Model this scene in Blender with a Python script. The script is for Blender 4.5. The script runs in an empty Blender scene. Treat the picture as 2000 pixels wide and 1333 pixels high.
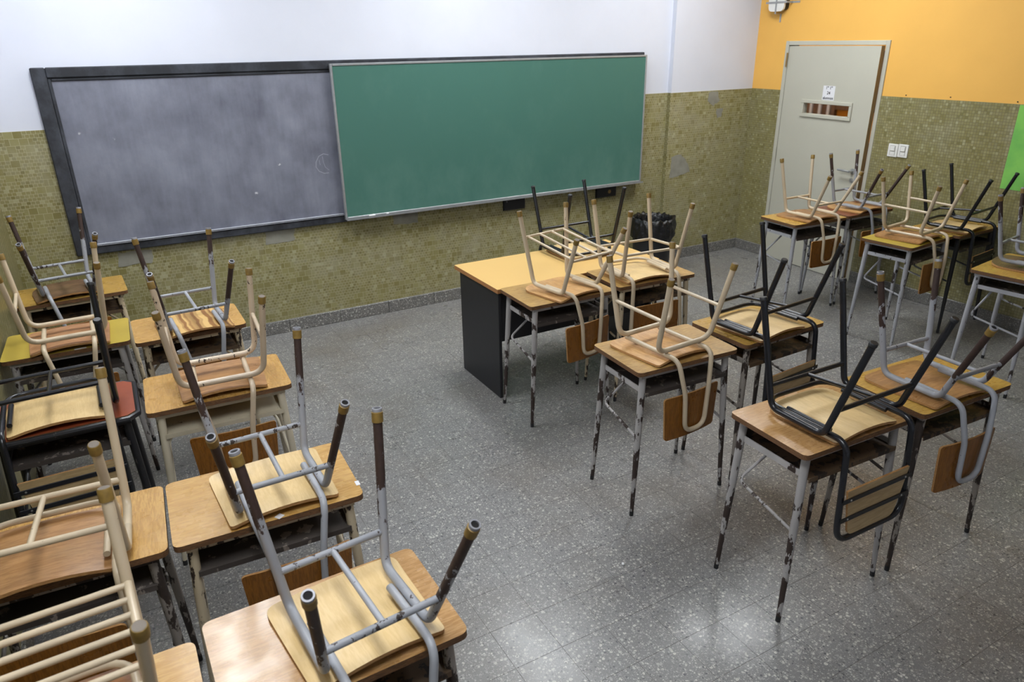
import bpy, bmesh, math, random
import numpy as np
from mathutils import Vector, Matrix
random.seed(4)
sc = bpy.context.scene
COL = sc.collection

# ------------------------------------------------------------------ camera
F_PX, CAM = 1397.556, Vector((1.35193, -5.36013, 2.05794))
YAW, PITCH, ROLL = -0.50849, -0.39752, -0.01536
_f = Vector((-math.sin(YAW)*math.cos(PITCH), math.cos(YAW)*math.cos(PITCH), math.sin(PITCH)))
_r0 = Vector((math.cos(YAW), math.sin(YAW), 0)); _u0 = _r0.cross(_f)
_r = _r0*math.cos(ROLL) + _u0*math.sin(ROLL); _u = -_r0*math.sin(ROLL) + _u0*math.cos(ROLL)
cd = bpy.data.cameras.new('camera'); cam = bpy.data.objects.new('camera', cd); COL.objects.link(cam)
cd.sensor_width = 36; cd.lens = F_PX*36/2000; cd.clip_start = .05
cam.matrix_world = Matrix(((_r.x, _u.x, -_f.x, CAM.x), (_r.y, _u.y, -_f.y, CAM.y), (_r.z, _u.z, -_f.z, CAM.z), (0, 0, 0, 1)))
cd.dof.use_dof = True; cd.dof.focus_distance = 3.0; cd.dof.aperture_fstop = 5.6
sc.camera = cam

def ray(u, v): return (_f + _r*((u-1000)/F_PX) + _u*((666.5-v)/F_PX))
def on_x(u, v, X): d = ray(u, v); return CAM + d*((X-CAM.x)/d.x)
def on_y(u, v, Y): d = ray(u, v); return CAM + d*((Y-CAM.y)/d.y)
def on_z(u, v, Z): d = ray(u, v); return CAM + d*((Z-CAM.z)/d.z)

# ------------------------------------------------------------------ world, exposure
w = bpy.data.worlds.new('world'); sc.world = w; w.use_nodes = True
w.node_tree.nodes['Background'].inputs[0].default_value = (.8, .9, 1, 1)
w.node_tree.nodes['Background'].inputs[1].default_value = .4
sc.view_settings.view_transform = 'Standard'; sc.view_settings.look = 'None'
sc.view_settings.gamma = 1; sc.view_settings.use_curve_mapping = False
sc.view_settings.exposure = 1.43
LAMP_FRONT, LAMP_BACK, LAMP_HALL = 9.0, 9.5, 14.0

# ------------------------------------------------------------------ colours and node helpers
def S(r, g, b):
    f = lambda c: ((c/255+.055)/1.055)**2.4 if c/255 > .04045 else c/255/12.92
    return (f(r), f(g), f(b), 1)
class NT:
    def __init__(s, name, rough=.5, spec=.5, metal=0):
        s.m = bpy.data.materials.new(name); s.m.use_nodes = True; s.t = s.m.node_tree
        s.b = s.t.nodes['Principled BSDF']; s.b.inputs['Roughness'].default_value = rough
        s.b.inputs['Specular IOR Level'].default_value = spec; s.b.inputs['Metallic'].default_value = metal
    def n(s, kind, **k):
        o = s.t.nodes.new('ShaderNode'+kind)
        for a, v in k.items():
            if a.startswith('_'): setattr(o, a[1:], v)
            else: s.put(o.inputs[int(a[1:]) if a[0] == 'i' and a[1:].isdigit() else a.replace('_', ' ')], v)
        return o
    def put(s, inp, v):
        if isinstance(v, bpy.types.NodeSocket): s.t.links.new(v, inp)
        elif isinstance(v, bpy.types.Node): s.t.links.new(v.outputs[0], inp)
        else: inp.default_value = v
    def math(s, op, a, b=0., c=0., clamp=False):
        o = s.t.nodes.new('ShaderNodeMath'); o.operation = op; o.use_clamp = clamp
        s.put(o.inputs[0], a); s.put(o.inputs[1], b); s.put(o.inputs[2], c); return o.outputs[0]
    def mix(s, f, a, b, mode='MIX'):
        o = s.t.nodes.new('ShaderNodeMix'); o.data_type = 'RGBA'; o.blend_type = mode
        s.put(o.inputs[0], f); s.put(o.inputs[6], a); s.put(o.inputs[7], b); return o.outputs[2]
    def rng(s, v, a, b, c=0., d=1., smooth=False):
        o = s.t.nodes.new('ShaderNodeMapRange'); o.interpolation_type = 'SMOOTHSTEP' if smooth else 'LINEAR'
        for i, x in enumerate((v, a, b, c, d)): s.put(o.inputs[i], x)
        return o.outputs[0]
    def noise(s, vec, scale, detail=4, rough=.55):
        o = s.n('TexNoise', Vector=vec, Scale=scale, Detail=detail, Roughness=rough); return o.outputs[0]
    def coords(s, mode='object', scale=(1, 1, 1), jitter=False):
        if mode == 'world': v = s.n('NewGeometry').outputs['Position']
        else: v = s.n('TexCoord').outputs['Object']
        mp = s.n('Mapping', Vector=v); mp.inputs['Scale'].default_value = scale
        v = mp.outputs[0]
        if jitter:
            r = s.n('ObjectInfo').outputs['Random']
            a = s.t.nodes.new('ShaderNodeVectorMath'); a.operation = 'ADD'; s.put(a.inputs[0], v)
            s.put(a.inputs[1], s.math('MULTIPLY', r, 47.)); v = a.outputs[0]
        return v
    def col(s, c): s.put(s.b.inputs['Base Color'], c); return s
    def bump(s, h, strength=.2, dist=.002):
        o = s.n('Bump', Height=h, Strength=strength, Distance=dist); s.put(s.b.inputs['Normal'], o.outputs[0])

def plain(name, c, rough=.5, spec=.5, metal=0, var=.08, scale=30):
    t = NT(name, rough, spec, metal); v = t.coords(jitter=True)
    n = t.noise(v, scale)
    d = tuple(x*(1-var*2) for x in c[:3])+(1,)
    t.col(t.mix(t.rng(n, .3, .7), d, c)); return t.m

def paint(name, c, rust=S(48, 34, 28), z0=0, z1=.3, w0=0., w1=0., th=.62, scale=38, rough=.38):
    """enamel on steel tube; wear w0 at height z0 to w1 at height z1 (local z) exposes rust"""
    t = NT(name, rough, .5); v = t.coords(scale=(1, 1, .45), jitter=True)
    z = t.n('SeparateXYZ', Vector=t.n('TexCoord').outputs['Object']).outputs[2]
    wear = t.rng(z, z0, z1, w0, w1)
    n = t.noise(v, scale, 5, .62)
    big = t.noise(v, 7., 2)
    tot = t.math('ADD', t.math('ADD', n, wear), t.math('MULTIPLY', t.math('SUBTRACT', big, .5), .35))
    mask = t.rng(tot, th, th+.025)
    tone = t.mix(t.rng(big, .35, .65), tuple(x*.82 for x in c[:3])+(1,), c)
    rc = t.mix(t.noise(v, 120.), tuple(x*.6 for x in rust[:3])+(1,), tuple(min(1, x*1.5) for x in rust[:3])+(1,))
    t.col(t.mix(mask, tone, rc)); t.put(t.b.inputs['Roughness'], t.rng(mask, 0, 1, rough, .6))
    t.bump(t.math('SUBTRACT', 1., mask), .35, .0006); return t.m

def wood(name, c1, c2, axis='x', gscale=14, rough=.3, spec=.5, bands=0, wear=0):
    t = NT(name, rough, spec)
    sc_ = {'x': (1, 9, 9), 'y': (9, 1, 9), 'z': (9, 9, 1)}[axis]
    v = t.coords(scale=sc_, jitter=True)
    n = t.noise(v, gscale*.35, 6, .65)
    fine = t.noise(v, gscale*2.2, 3, .6)
    wv = t.math('SINE', t.math('MULTIPLY', n, 42.))
    g = t.math('ADD', t.math('MULTIPLY', t.rng(wv, -1, 1), .45), t.math('MULTIPLY', fine, .6))
    c = t.mix(t.rng(g, .2, .85), c1, c2)
    if wear:
        d = t.noise(t.coords(jitter=True), 9., 5, .6)
        c = t.mix(t.math('MULTIPLY', t.rng(d, .5, .72), wear), c, S(96, 78, 52))
    t.col(c)
    t.put(t.b.inputs['Roughness'], t.rng(t.noise(t.coords(jitter=True), 12., 4), .3, .7, rough*.8, min(1, rough*1.35)))
    return t.m

M = {}
M['grey_chair'] = paint('grey_enamel_chair', S(160, 162, 168), S(56, 40, 35), .16, .36, -.05, .3, .63, 42)
M['grey_back_leg'] = paint('grey_enamel_back_leg', S(160, 162, 168), S(56, 40, 35), .05, .22, -.02, .3, .62, 42)
M['grey_bar'] = paint('grey_enamel_bar', S(150, 152, 158), S(50, 40, 36), 0, 1, .03, .03, .62, 46)
M['grey_rail'] = paint('grey_enamel_rail', S(164, 166, 172), S(58, 48, 42), 0, 1, -.06, -.06, .63, 50)
M['beige'] = paint('beige_enamel', S(206, 188, 160), S(60, 44, 34), 0, .45, -.1, -.03, .65, 60, .3)
M['beige_chipped'] = paint('beige_enamel_chipped', S(204, 184, 158), S(46, 34, 28), 0, .45, -.06, .03, .6, 60, .3)
M['black'] = paint('black_enamel', S(30, 31, 36), S(70, 66, 64), 0, 1, -.16, -.16, .63, 60, .25)
M['desk_grey'] = paint('grey_desk_enamel', S(172, 172, 176), S(46, 36, 32), 0, .72, .04, -.05, .585, 30)
M['desk_worn'] = paint('worn_desk_enamel', S(170, 166, 164), S(50, 38, 33), 0, .72, .15, -.02, .59, 24)
M['desk_rusty'] = paint('rusty_desk_enamel', S(150, 142, 134), S(50, 40, 35), 0, .72, .16, .06, .575, 22)
M['desk_cream'] = paint('cream_desk_enamel', S(214, 204, 180), S(70, 52, 40), 0, .72, -.04, -.08, .62, 40)
M['desk_cream_worn'] = paint('worn_cream_desk_enamel', S(206, 190, 160), S(52, 40, 34), 0, .72, .06, .02, .6, 30)
M['desk_black'] = paint('black_desk_enamel', S(34, 34, 38), S(90, 84, 80), 0, .72, -.02, -.05, .64, 40)
M['tray_dark'] = paint('dark_tray_sheet', S(74, 67, 63), S(132, 122, 114), 0, 1, .0, .0, .6, 24, .6)
M['tray_brown'] = paint('brown_tray_sheet', S(98, 78, 58), S(46, 38, 34), 0, 1, .02, .02, .55, 24, .6)
M['tray_cream'] = paint('cream_tray_sheet', S(198, 188, 164), S(90, 76, 60), 0, 1, -.08, -.08, .62, 30, .5)
M['brass'] = plain('brass_ferrule', S(142, 114, 56), .5, .5, .15, .15, 60)
M['cap_grey'] = plain('grey_cap_end', S(120, 110, 100), .7)
M['hole'] = plain('tube_bore', S(20, 18, 18), .9)
M['steel_end'] = plain('bare_steel_end', S(150, 150, 156), .5, .5, .3)
M['black_cap'] = plain('black_rubber_cap', S(34, 34, 36), .5)
M['oak_x'] = wood('oak_laminate_x', S(176, 132, 68), S(204, 164, 98), 'x', rough=.26)
M['oak_y'] = wood('oak_laminate_y', S(172, 128, 62), S(202, 160, 92), 'y', rough=.26)
M['oak_dull'] = wood('dull_oak_laminate', S(160, 122, 66), S(190, 154, 94), 'x', rough=.34, wear=.4)
M['walnut_x'] = wood('pale_walnut_laminate', S(160, 118, 72), S(190, 150, 100), 'x', rough=.24)
M['yellow_oak'] = wood('yellow_oak_laminate', S(164, 126, 54), S(194, 156, 76), 'x', rough=.28)
M['yellow'] = plain('yellow_laminate', S(186, 162, 66), .32, .5, 0, .06, 6)
M['red'] = plain('rust_red_laminate', S(150, 72, 42), .34, .5, 0, .14, 8)
M['red_wood'] = wood('reddish_laminate', S(108, 62, 40), S(146, 88, 58), 'x', rough=.35)
M['board_edge'] = wood('worn_board_edge', S(70, 48, 30), S(128, 90, 56), 'x', 40, .7)
M['cream_ply'] = wood('cream_plywood', S(212, 180, 124), S(222, 192, 138), 'y', 10, .4, wear=.16)
M['tan_ply'] = wood('tan_plywood', S(184, 136, 80), S(206, 162, 106), 'y', 10, .38, wear=.3)
M['brown_ply'] = wood('brown_plywood', S(150, 106, 62), S(178, 134, 86), 'x', 9, .34, wear=.35)
M['pink_ply'] = wood('pinkish_brown_plywood', S(156, 108, 72), S(184, 138, 98), 'x', 9, .36, wear=.3)
M['dark_ply'] = wood('dark_brown_plywood', S(92, 68, 48), S(128, 98, 70), 'x', 9, .4, wear=.4)
M['backrest'] = wood('orange_brown_backrest', S(112, 68, 18), S(144, 92, 30), 'z', 16, .3)
M['slat_ply'] = wood('beige_backrest_panel', S(168, 142, 100), S(190, 164, 122), 'x', 8, .4)
M['teacher_top'] = plain('pale_beech_laminate', S(220, 181, 114), .34, .5, 0, .025, 3)
M['teacher_edge'] = plain('beech_edge_band', S(176, 122, 74), .5)
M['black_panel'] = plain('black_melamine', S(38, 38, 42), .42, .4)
M['rivet'] = plain('steel_rivet', S(190, 190, 190), .3, .5, .8)
M['white_label'] = plain('white_paper_label', S(226, 226, 230), .6, var=.02)
M['alum'] = plain('aluminium_trim', S(172, 174, 176), .4, .5, .5)
M['plastic_white'] = plain('white_plastic', S(228, 228, 224), .35, var=.02)
M['switch_gap'] = plain('switch_recess', S(176, 174, 168), .5)
M['chalk'] = plain('chalk_white', S(236, 236, 236), .9, var=.02)
M['hall_wood'] = wood('hall_cabinet_wood', S(84, 64, 54), S(124, 96, 78), 'z', 10, .4)
M['ink'] = plain('black_ink', S(28, 28, 32), .7, var=.02)

# striped worn seat of the chair by the wall
t = NT('striped_worn_plywood', .4); v = t.coords()
sx = t.n('SeparateXYZ', Vector=v).outputs[0]
wob = t.math('ADD', t.math('MULTIPLY', sx, 1.), t.math('MULTIPLY', t.math('SUBTRACT', t.noise(v, 6., 3), .5), .05))
st = t.n('TexNoise', Vector=t.n('CombineXYZ', X=t.math('MULTIPLY', wob, 20.)), Scale=1.6, Detail=1.)
t.col(t.mix(t.rng(st.outputs[0], .44, .56), S(150, 104, 56), S(216, 178, 112))); M['striped_ply'] = t.m

# white and orange wall paint
def wallpaint(name, c, var):
    t = NT(name, .6, .3); v = t.coords('world')
    t.col(t.mix(t.rng(t.noise(v, 2.3, 5), .35, .7), c, tuple(x*(1-var) for x in c[:3])+(1,)))
    t.bump(t.noise(v, 60., 3), .08, .002); return t.m
M['white_wall'] = wallpaint('white_wall_paint', S(212, 215, 226), .05)
M['orange_wall'] = wallpaint('orange_wall_paint', S(236, 182, 92), .05)
M['ceiling'] = wallpaint('ceiling_paint', S(225, 225, 225), .04)
M['door_paint'] = wallpaint('grey_beige_door_paint', S(188, 186, 172), .06)
M['door_edge'] = plain('bare_door_edge', S(140, 112, 66), .5)

# small green mosaic (tesserae about 2 cm: a few pixels each)
def mosaic(name, plane, irregular):
    t = NT(name, .32, .45); p = t.n('SeparateXYZ', Vector=t.coords('world'))
    a = p.outputs[0] if plane == 'xz' else p.outputs[1]
    vec = t.n('CombineXYZ', X=a, Y=p.outputs[2]).outputs[0]
    def grid(size, mort):
        b = t.n('TexBrick', Vector=vec, _offset=.5 if irregular else 0., _squash=1.)
        b.inputs['Scale'].default_value = 1; b.inputs['Brick Width'].default_value = size*(1.15 if irregular else 1)
        b.inputs['Row Height'].default_value = size; b.inputs['Mortar Size'].default_value = mort
        b.inputs['Mortar Smooth'].default_value = .3
        b.inputs['Color1'].default_value = (0, 0, 0, 1); b.inputs['Color2'].default_value = (1, 1, 1, 1)
        b.inputs['Mortar'].default_value = (.5, .5, .5, 1); return b
    b1 = grid(.021, .0013); b2 = grid(.042, .0013)
    cr = t.n('ValToRGB', Fac=b1.outputs[0]); r = cr.color_ramp
    r.elements[0].color = S(120, 113, 70); r.elements[1].color = S(166, 161, 126)
    for pos, c in ((.12, S(134, 126, 80)), (.42, S(142, 135, 92)), (.66, S(138, 132, 96)), (.88, S(150, 143, 100))):
        e = r.elements.new(pos); e.color = c
    c = cr.outputs[0]; mort = b1.outputs['Fac']
    if irregular:
        cell = t.n('TexWhiteNoise', Vector=t.n('VectorMath', i0=vec, _operation='SNAP', i1=(.042*1.15, .042, 1.)).outputs[0])
        sel = t.math('GREATER_THAN', cell.outputs[0], .72)
        c2 = t.mix(b2.outputs[0], S(126, 118, 70), S(150, 144, 100))
        c = t.mix(sel, c, c2); mort = t.mix(sel, mort, b2.outputs['Fac'])
    haze = t.noise(vec, 3.2, 6, .65)
    c = t.mix(t.math('MULTIPLY', t.rng(haze, .5, .78), .55), c, S(166, 162, 146))
    c = t.mix(t.math('MULTIPLY', t.rng(t.noise(vec, 5., 4), .45, .75), .3), c, S(112, 104, 66))
    c = t.mix(mort, c, S(176, 170, 140) if irregular else S(104, 99, 70))
    t.col(c); t.bump(t.math('SUBTRACT', 1., mort), .3, .001)
    return t.m
M['mosaic_front'] = mosaic('green_mosaic_front', 'xz', True)
M['mosaic_side'] = mosaic('green_mosaic_side', 'yz', False)

# terrazzo
def terrazzo(name, tone, rough, dirt):
    t = NT(name, rough, .5); v = t.coords('world')
    vd = t.n('VectorMath', i0=v, _operation='ADD', i1=t.n('VectorMath', i0=t.n('TexNoise', Vector=v, Scale=90., Detail=2.).outputs[1], _operation='SCALE').outputs[0])
    vd.inputs[1].links[0].from_node.inputs['Scale'].default_value = .008
    base = t.mix(t.rng(t.noise(v, 240., 3), .3, .7), tuple(x*.72 for x in tone[:3])+(1,), tuple(x*1.12 for x in tone[:3])+(1,))
    c = base
    for sc_, lo, hi, frac in ((72., S(138, 137, 134), S(196, 193, 184), .5), (125., S(130, 129, 127), S(188, 185, 178), .62), (210., S(120, 119, 118), S(176, 173, 168), .5), (88., S(80, 80, 84), S(100, 99, 100), .2)):
        vo = t.n('TexVoronoi', Vector=vd, Scale=sc_, Randomness=1.); sp = t.n('SeparateColor', Color=vo.outputs['Color'])
        rad = t.rng(sp.outputs[0], 1-frac, 1., .16, .5)
        m = t.math('MULTIPLY', t.math('GREATER_THAN', sp.outputs[0], 1-frac), t.rng(t.math('SUBTRACT', rad, vo.outputs['Distance']), -.02, .04))
        c = t.mix(m, c, t.mix(sp.outputs[1], lo, hi))
    if dirt:
        tile = t.n('TexWhiteNoise', Vector=t.n('VectorMath', i0=t.n('VectorMath', i0=v, _operation='ADD', i1=(.07, .025+.195*12, 0)).outputs[0], _operation='SNAP', i1=(.195, .195, 10.)).outputs[0]).outputs[0]
        c = t.mix(.5, c, t.mix(tile, (.92, .92, .93, 1), (1.0, 1.0, 1.0, 1)), 'MULTIPLY')
        d = t.noise(v, 1.1, 5, .6)
        c = t.mix(t.math('MULTIPLY', t.rng(d, .46, .72), .55), c, S(92, 78, 62), 'MULTIPLY') if False else t.mix(t.math('MULTIPLY', t.rng(d, .5, .75), .45), c, S(96, 82, 64))
        t.put(t.b.inputs['Roughness'], t.rng(t.noise(v, 2.6, 5), .3, .7, rough*.75, rough*1.4))
    t.col(c); return t.m
M['terrazzo'] = terrazzo('terrazzo_floor', S(126, 125, 124), .3, True)
M['terrazzo_base'] = terrazzo('terrazzo_baseboard', S(112, 110, 106), .4, False)
M['grout'] = plain('dirty_grout', S(112, 106, 98), .8)
M['cement'] = plain('bare_cement', S(150, 148, 136), .85, var=.12, scale=14)

# boards
t = NT('green_board_enamel', .42, .35); v = t.coords('world')
dust = t.math('MULTIPLY', t.noise(t.coords('world', (1, 1, .6)), 5., 6, .65), t.rng(t.n('SeparateXYZ', Vector=v).outputs[2], .8, 1.3, 1., .55))
t.col(t.mix(t.rng(dust, .3, .75), S(70, 112, 101), S(92, 130, 119))); M['green_board'] = t.m
t = NT('chalky_slate', .7, .3); v = t.coords('world')
s1 = t.noise(t.coords('world', (1.1, 1, .9)), 3.0, 7, .6); s2 = t.noise(t.coords('world', (9, 1, .8)), 4., 5, .6)
c = t.mix(t.rng(t.math('ADD', t.math('MULTIPLY', s1, .84), t.math('MULTIPLY', s2, .16)), .3, .72), S(94, 96, 108), S(140, 143, 157))
vo = t.n('TexVoronoi', Vector=v, Scale=11.); spk = t.n('SeparateColor', Color=vo.outputs['Color'])
c = t.mix(t.math('MULTIPLY', t.math('MULTIPLY', t.math('GREATER_THAN', spk.outputs[0], .93), t.rng(vo.outputs['Distance'], .16, .06)), t.rng(t.noise(v, 70., 3), .45, .6)), c, S(206, 206, 210))
t.col(c); M['slate'] = t.m
t = NT('dark_painted_frame', .5, .4); v = t.coords('world', (1.2, 1, 1))
t.col(t.mix(t.rng(t.noise(v, 6., 6, .65), .4, .7), S(40, 42, 47), S(70, 73, 81))); M['board_frame'] = t.m
t = NT('bin_bag_plastic', .22, .6); v = t.coords()
t.col(S(20, 20, 22)); t.bump(t.noise(v, 16., 5, .6), .9, .02); M['bag'] = t.m
t = NT('window_glass', .08, .5); t.col((.9, .95, .95, 1)); t.b.inputs['Transmission Weight'].default_value = 1; t.b.inputs['IOR'].default_value = 1.1; M['glass'] = t.m
t = NT('green_poster_paper', .8, .2); v = t.coords('world')
t.col(t.mix(t.rng(t.noise(v, 5., 5), .4, .7), S(134, 200, 96), S(112, 182, 92))); M['poster'] = t.m
def emit(name, c, s):
    t = NT(name); t.col((.9, .9, .9, 1)); t.b.inputs['Emission Color'].default_value = c; t.b.inputs['Emission Strength'].default_value = s; return t.m
M['lamp_front'] = emit('lit_lamp_diffuser_front', (.93, .97, 1, 1), LAMP_FRONT)
M['lamp_back'] = emit('lit_lamp_diffuser_back', (.93, .97, 1, 1), LAMP_BACK)
M['lamp_hall'] = emit('lit_lamp_hall', (1, .97, .92, 1), LAMP_HALL)

# ------------------------------------------------------------------ geometry helpers
def mk(name, vf, mats, parent=None, smooth=True, fm=None, autos=True):
    me = bpy.data.meshes.new(name); me.from_pydata([tuple(p) for p in vf[0]], [], vf[1])
    for m in (mats if isinstance(mats, (list, tuple)) else [mats]): me.materials.append(M[m] if isinstance(m, str) else m)
    if fm: me.polygons.foreach_set('material_index', fm)
    if smooth:
        me.polygons.foreach_set('use_smooth', [True]*len(me.polygons))
        if autos: me.set_sharp_from_angle(angle=math.radians(40))
    me.update()
    o = bpy.data.objects.new(name, me); COL.objects.link(o)
    if parent: o.parent = parent
    return o
def tag(o, label=None, cat=None, group=None, kind=None):
    if label: o['label'] = label
    if cat: o['category'] = cat
    if group: o['group'] = group
    if kind: o['kind'] = kind
    return o
def empty(name, loc, rz=0):
    o = bpy.data.objects.new(name, None); COL.objects.link(o); o.location = loc; o.rotation_euler = (0, 0, rz)
    o.empty_display_size = .1; return o
def join(*vfs):
    V, F = [], []
    for v, f in vfs:
        k = len(V); V += list(v); F += [tuple(i+k for i in q) for q in f]
    return V, F
def bx(x0, x1, y0, y1, z0, z1):
    v = [(x, y, z) for z in (z0, z1) for y in (y0, y1) for x in (x0, x1)]
    f = [(0, 2, 3, 1), (4, 5, 7, 6), (0, 1, 5, 4), (2, 6, 7, 3), (0, 4, 6, 2), (1, 3, 7, 5)]
    return v, f
def bbx(x0, x1, y0, y1, z0, z1, b=.003, seg=1):
    bm = bmesh.new(); v, f = bx(x0, x1, y0, y1, z0, z1)
    vs = [bm.verts.new(p) for p in v]
    for q in f: bm.faces.new([vs[i] for i in q])
    bmesh.ops.bevel(bm, geom=bm.edges[:], offset=b, segments=seg, affect='EDGES', profile=.5)
    bm.verts.index_update(); r = [tuple(x.co) for x in bm.verts], [tuple(x.index for x in q.verts) for q in bm.faces]; bm.free(); return r
def fillet(pts, rad, n=6):
    pts = [Vector(p) for p in pts]; out = [pts[0]]
    for i in range(1, len(pts)-1):
        a, b, c = pts[i-1], pts[i], pts[i+1]; u = (a-b); v = (c-b)
        r = rad[i-1] if isinstance(rad, (list, tuple)) else rad
        ang = u.angle(v); d = min(r/math.tan(ang/2), u.length*.49, v.length*.49)
        p, q = b+u.normalized()*d, b+v.normalized()*d
        for k in range(n+1):
            s = k/n; out.append(p*(1-s)**2*1 + b*2*s*(1-s) + q*s*s)
    out.append(pts[-1]); return out
def tube(pts, r, seg=10, rad=None, r_end=None, hollow=False, n=6):
    path = fillet(pts, rad, n) if rad else [Vector(p) for p in pts]
    V, F = [], []; N = len(path)
    t0 = (path[1]-path[0]).normalized(); ref = Vector((0, 0, 1)) if abs(t0.z) < .9 else Vector((1, 0, 0))
    nrm = (ref - t0*ref.dot(t0)).normalized(); L = sum((path[i+1]-path[i]).length for i in range(N-1)); acc = 0
    for i, p in enumerate(path):
        a = path[max(i-1, 0)]; b = path[min(i+1, N-1)]; t = (b-a).normalized()
        nrm = (nrm - t*nrm.dot(t)).normalized(); bn = t.cross(nrm)
        if i: acc += (p-path[i-1]).length
        rr = r if r_end is None else (r_end(acc/L) if callable(r_end) else r+(r_end-r)*acc/L)
        for k in range(seg):
            an = 2*math.pi*k/seg; V.append(p + nrm*math.cos(an)*rr + bn*math.sin(an)*rr)
    for i in range(N-1):
        for k in range(seg):
            F.append((i*seg+k, i*seg+(k+1) % seg, (i+1)*seg+(k+1) % seg, (i+1)*seg+k))
    F.append(tuple(range(seg-1, -1, -1)))
    F.append(tuple(range((N-1)*seg, N*seg)))
    return V, F
def lathe_along(p, d, prof, seg=12):
    """prof: list of (distance along d, radius); closed at both ends"""
    p, d = Vector(p), Vector(d).normalized(); ref = Vector((1, 0, 0)) if abs(d.x) < .8 else Vector((0, 1, 0))
    a = (ref - d*ref.dot(d)).normalized(); b = d.cross(a); V, F = [], []
    for s, r in prof:
        for k in range(seg): an = 2*math.pi*k/seg; V.append(p+d*s+a*math.cos(an)*r+b*math.sin(an)*r)
    for i in range(len(prof)-1):
        for k in range(seg): F.append((i*seg+k, i*seg+(k+1) % seg, (i+1)*seg+(k+1) % seg, (i+1)*seg+k))
    F.append(tuple(range(seg-1, -1, -1))); F.append(tuple((len(prof)-1)*seg+k for k in range(seg))); return V, F
def outline(w0, w1, y0, y1, rads, n=5):
    """rounded quad; w0 half-width at y0, w1 at y1; rads for corners (-y0,+y0,+y1,-y1)"""
    c = [(-w0, y0), (w0, y0), (w1, y1), (-w1, y1)]; out = []
    for i in range(4):
        a, b, d = Vector(c[i-1]), Vector(c[i]), Vector(c[(i+1) % 4]); r = rads[i]
        p, q = b+(a-b).normalized()*r, b+(d-b).normalized()*r
        for k in range(n+1): s = k/n; out.append(p*(1-s)**2+b*2*s*(1-s)+q*s*s)
    # subdivide long edges
    res = []
    for i, p in enumerate(out):
        q = out[(i+1) % len(out)]; m = max(1, int((q-p).length/.04))
        for k in range(m): res.append(p+(q-p)*k/m)
    return res
def plate(ol, zf, th, rings=6, plane='xy', edge=None):
    """curved sheet with thickness; returns verts, faces, material index (1 on the rim)"""
    c = sum(ol, Vector((0, 0)))/len(ol); n = len(ol); V, F, Mi = [], [], []
    P = (lambda x, y, z: (x, y, z)) if plane == 'xy' else (lambda x, y, z: (x, z, y))
    ss = [0]+[1-(1-k/rings)**1.3 for k in range(1, rings+1)]
    for off in (0, th):
        b = len(V); V.append(P(c.x, c.y, zf(c.x, c.y)+off))
        for s in ss[1:]:
            for p in ol: q = c+(p-c)*s; V.append(P(q.x, q.y, zf(q.x, q.y)+off))
        fl = []
        for k in range(n): fl.append((b, b+1+k, b+1+(k+1) % n))
        for j in range(rings-1):
            for k in range(n):
                a0 = b+1+j*n; fl.append((a0+k, a0+n+k, a0+n+(k+1) % n, a0+(k+1) % n))
        if (off == 0) == (plane == 'xy'): fl = [q[::-1] for q in fl]
        F += fl; Mi += [0]*len(fl)
    B = 1+n*rings; e0 = 1+(rings-1)*n
    for k in range(n):
        q = (e0+k, e0+(k+1) % n, B+e0+(k+1) % n, B+e0+k)
        F.append(q if plane == 'xy' else q[::-1]); Mi.append(1)
    return V, F, Mi

# ------------------------------------------------------------------ room
XL, XR, YB, ZC = .75, 7.05, -7.2, 3.25
PIL_X, PIL_Y = 6.02, -.05
HB, HW = .10, 1.60
Y_J0, Y_J1, Z_DOOR = -.407, -1.45, 2.02

floor = mk('floor', bx(XL-.1, XR+.13, YB-.1, .1, -.06, -.0012), 'grout', smooth=False); tag(floor, kind='structure')
T0, G = .195, .0014
vt, ft = bx(G/2, T0-G/2, G/2, T0-G/2, -.012, 0)
tm = bpy.data.meshes.new('tile'); tm.from_pydata(vt, [], ft); tm.materials.append(M['terrazzo'])
cells = []
x0 = 2.66-T0*10
for i in range(0, 34):
    for j in range(0, 38):
        x, y = x0+i*T0, -.365-2.315+2.32-T0*(j+1)+.36
        if x > XR or y < YB: continue
        p = Vector((x+T0/2, y+T0/2, 0))-CAM; z = p.dot(_f); s = -1
        if z > .3:
            u, v2 = 1000+F_PX*p.dot(_r)/z, 666.5-F_PX*p.dot(_u)/z
            if -40 < u < 2040 and -40 < v2 < 1380: s = 1/z**2*abs(p.normalized().z)
        cells.append((s, x, y))
cells.sort(key=lambda c: -c[0]); rest = []
for k, (s, x, y) in enumerate(cells):
    xa, xb, ya, yb = max(x+G/2, XL), min(x+T0-G/2, XR), max(y+G/2, YB), min(y+T0-G/2, 0)
    if xb-xa < .005 or yb-ya < .005: continue
    whole = xb-xa > T0-G-.001 and yb-ya > T0-G-.001
    if k < 320 and s > 0 and whole and sum(1 for c in floor.children) < 300:
        o = bpy.data.objects.new('tile', tm); COL.objects.link(o); o.parent = floor; o.location = (x, y, 0)
    else: rest.append(bx(xa, xb, ya, yb, -.012, 0))
tag(mk('tiles', join(*rest), 'terrazzo', floor, smooth=False), kind='stuff')
tag(mk('floor_outside', bx(XR+.13, XR+2.2, -3.2, 3.6, -.03, 0), 'terrazzo_base', smooth=False), kind='structure')
bpy.data.objects['floor_outside'].parent = floor

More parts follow.
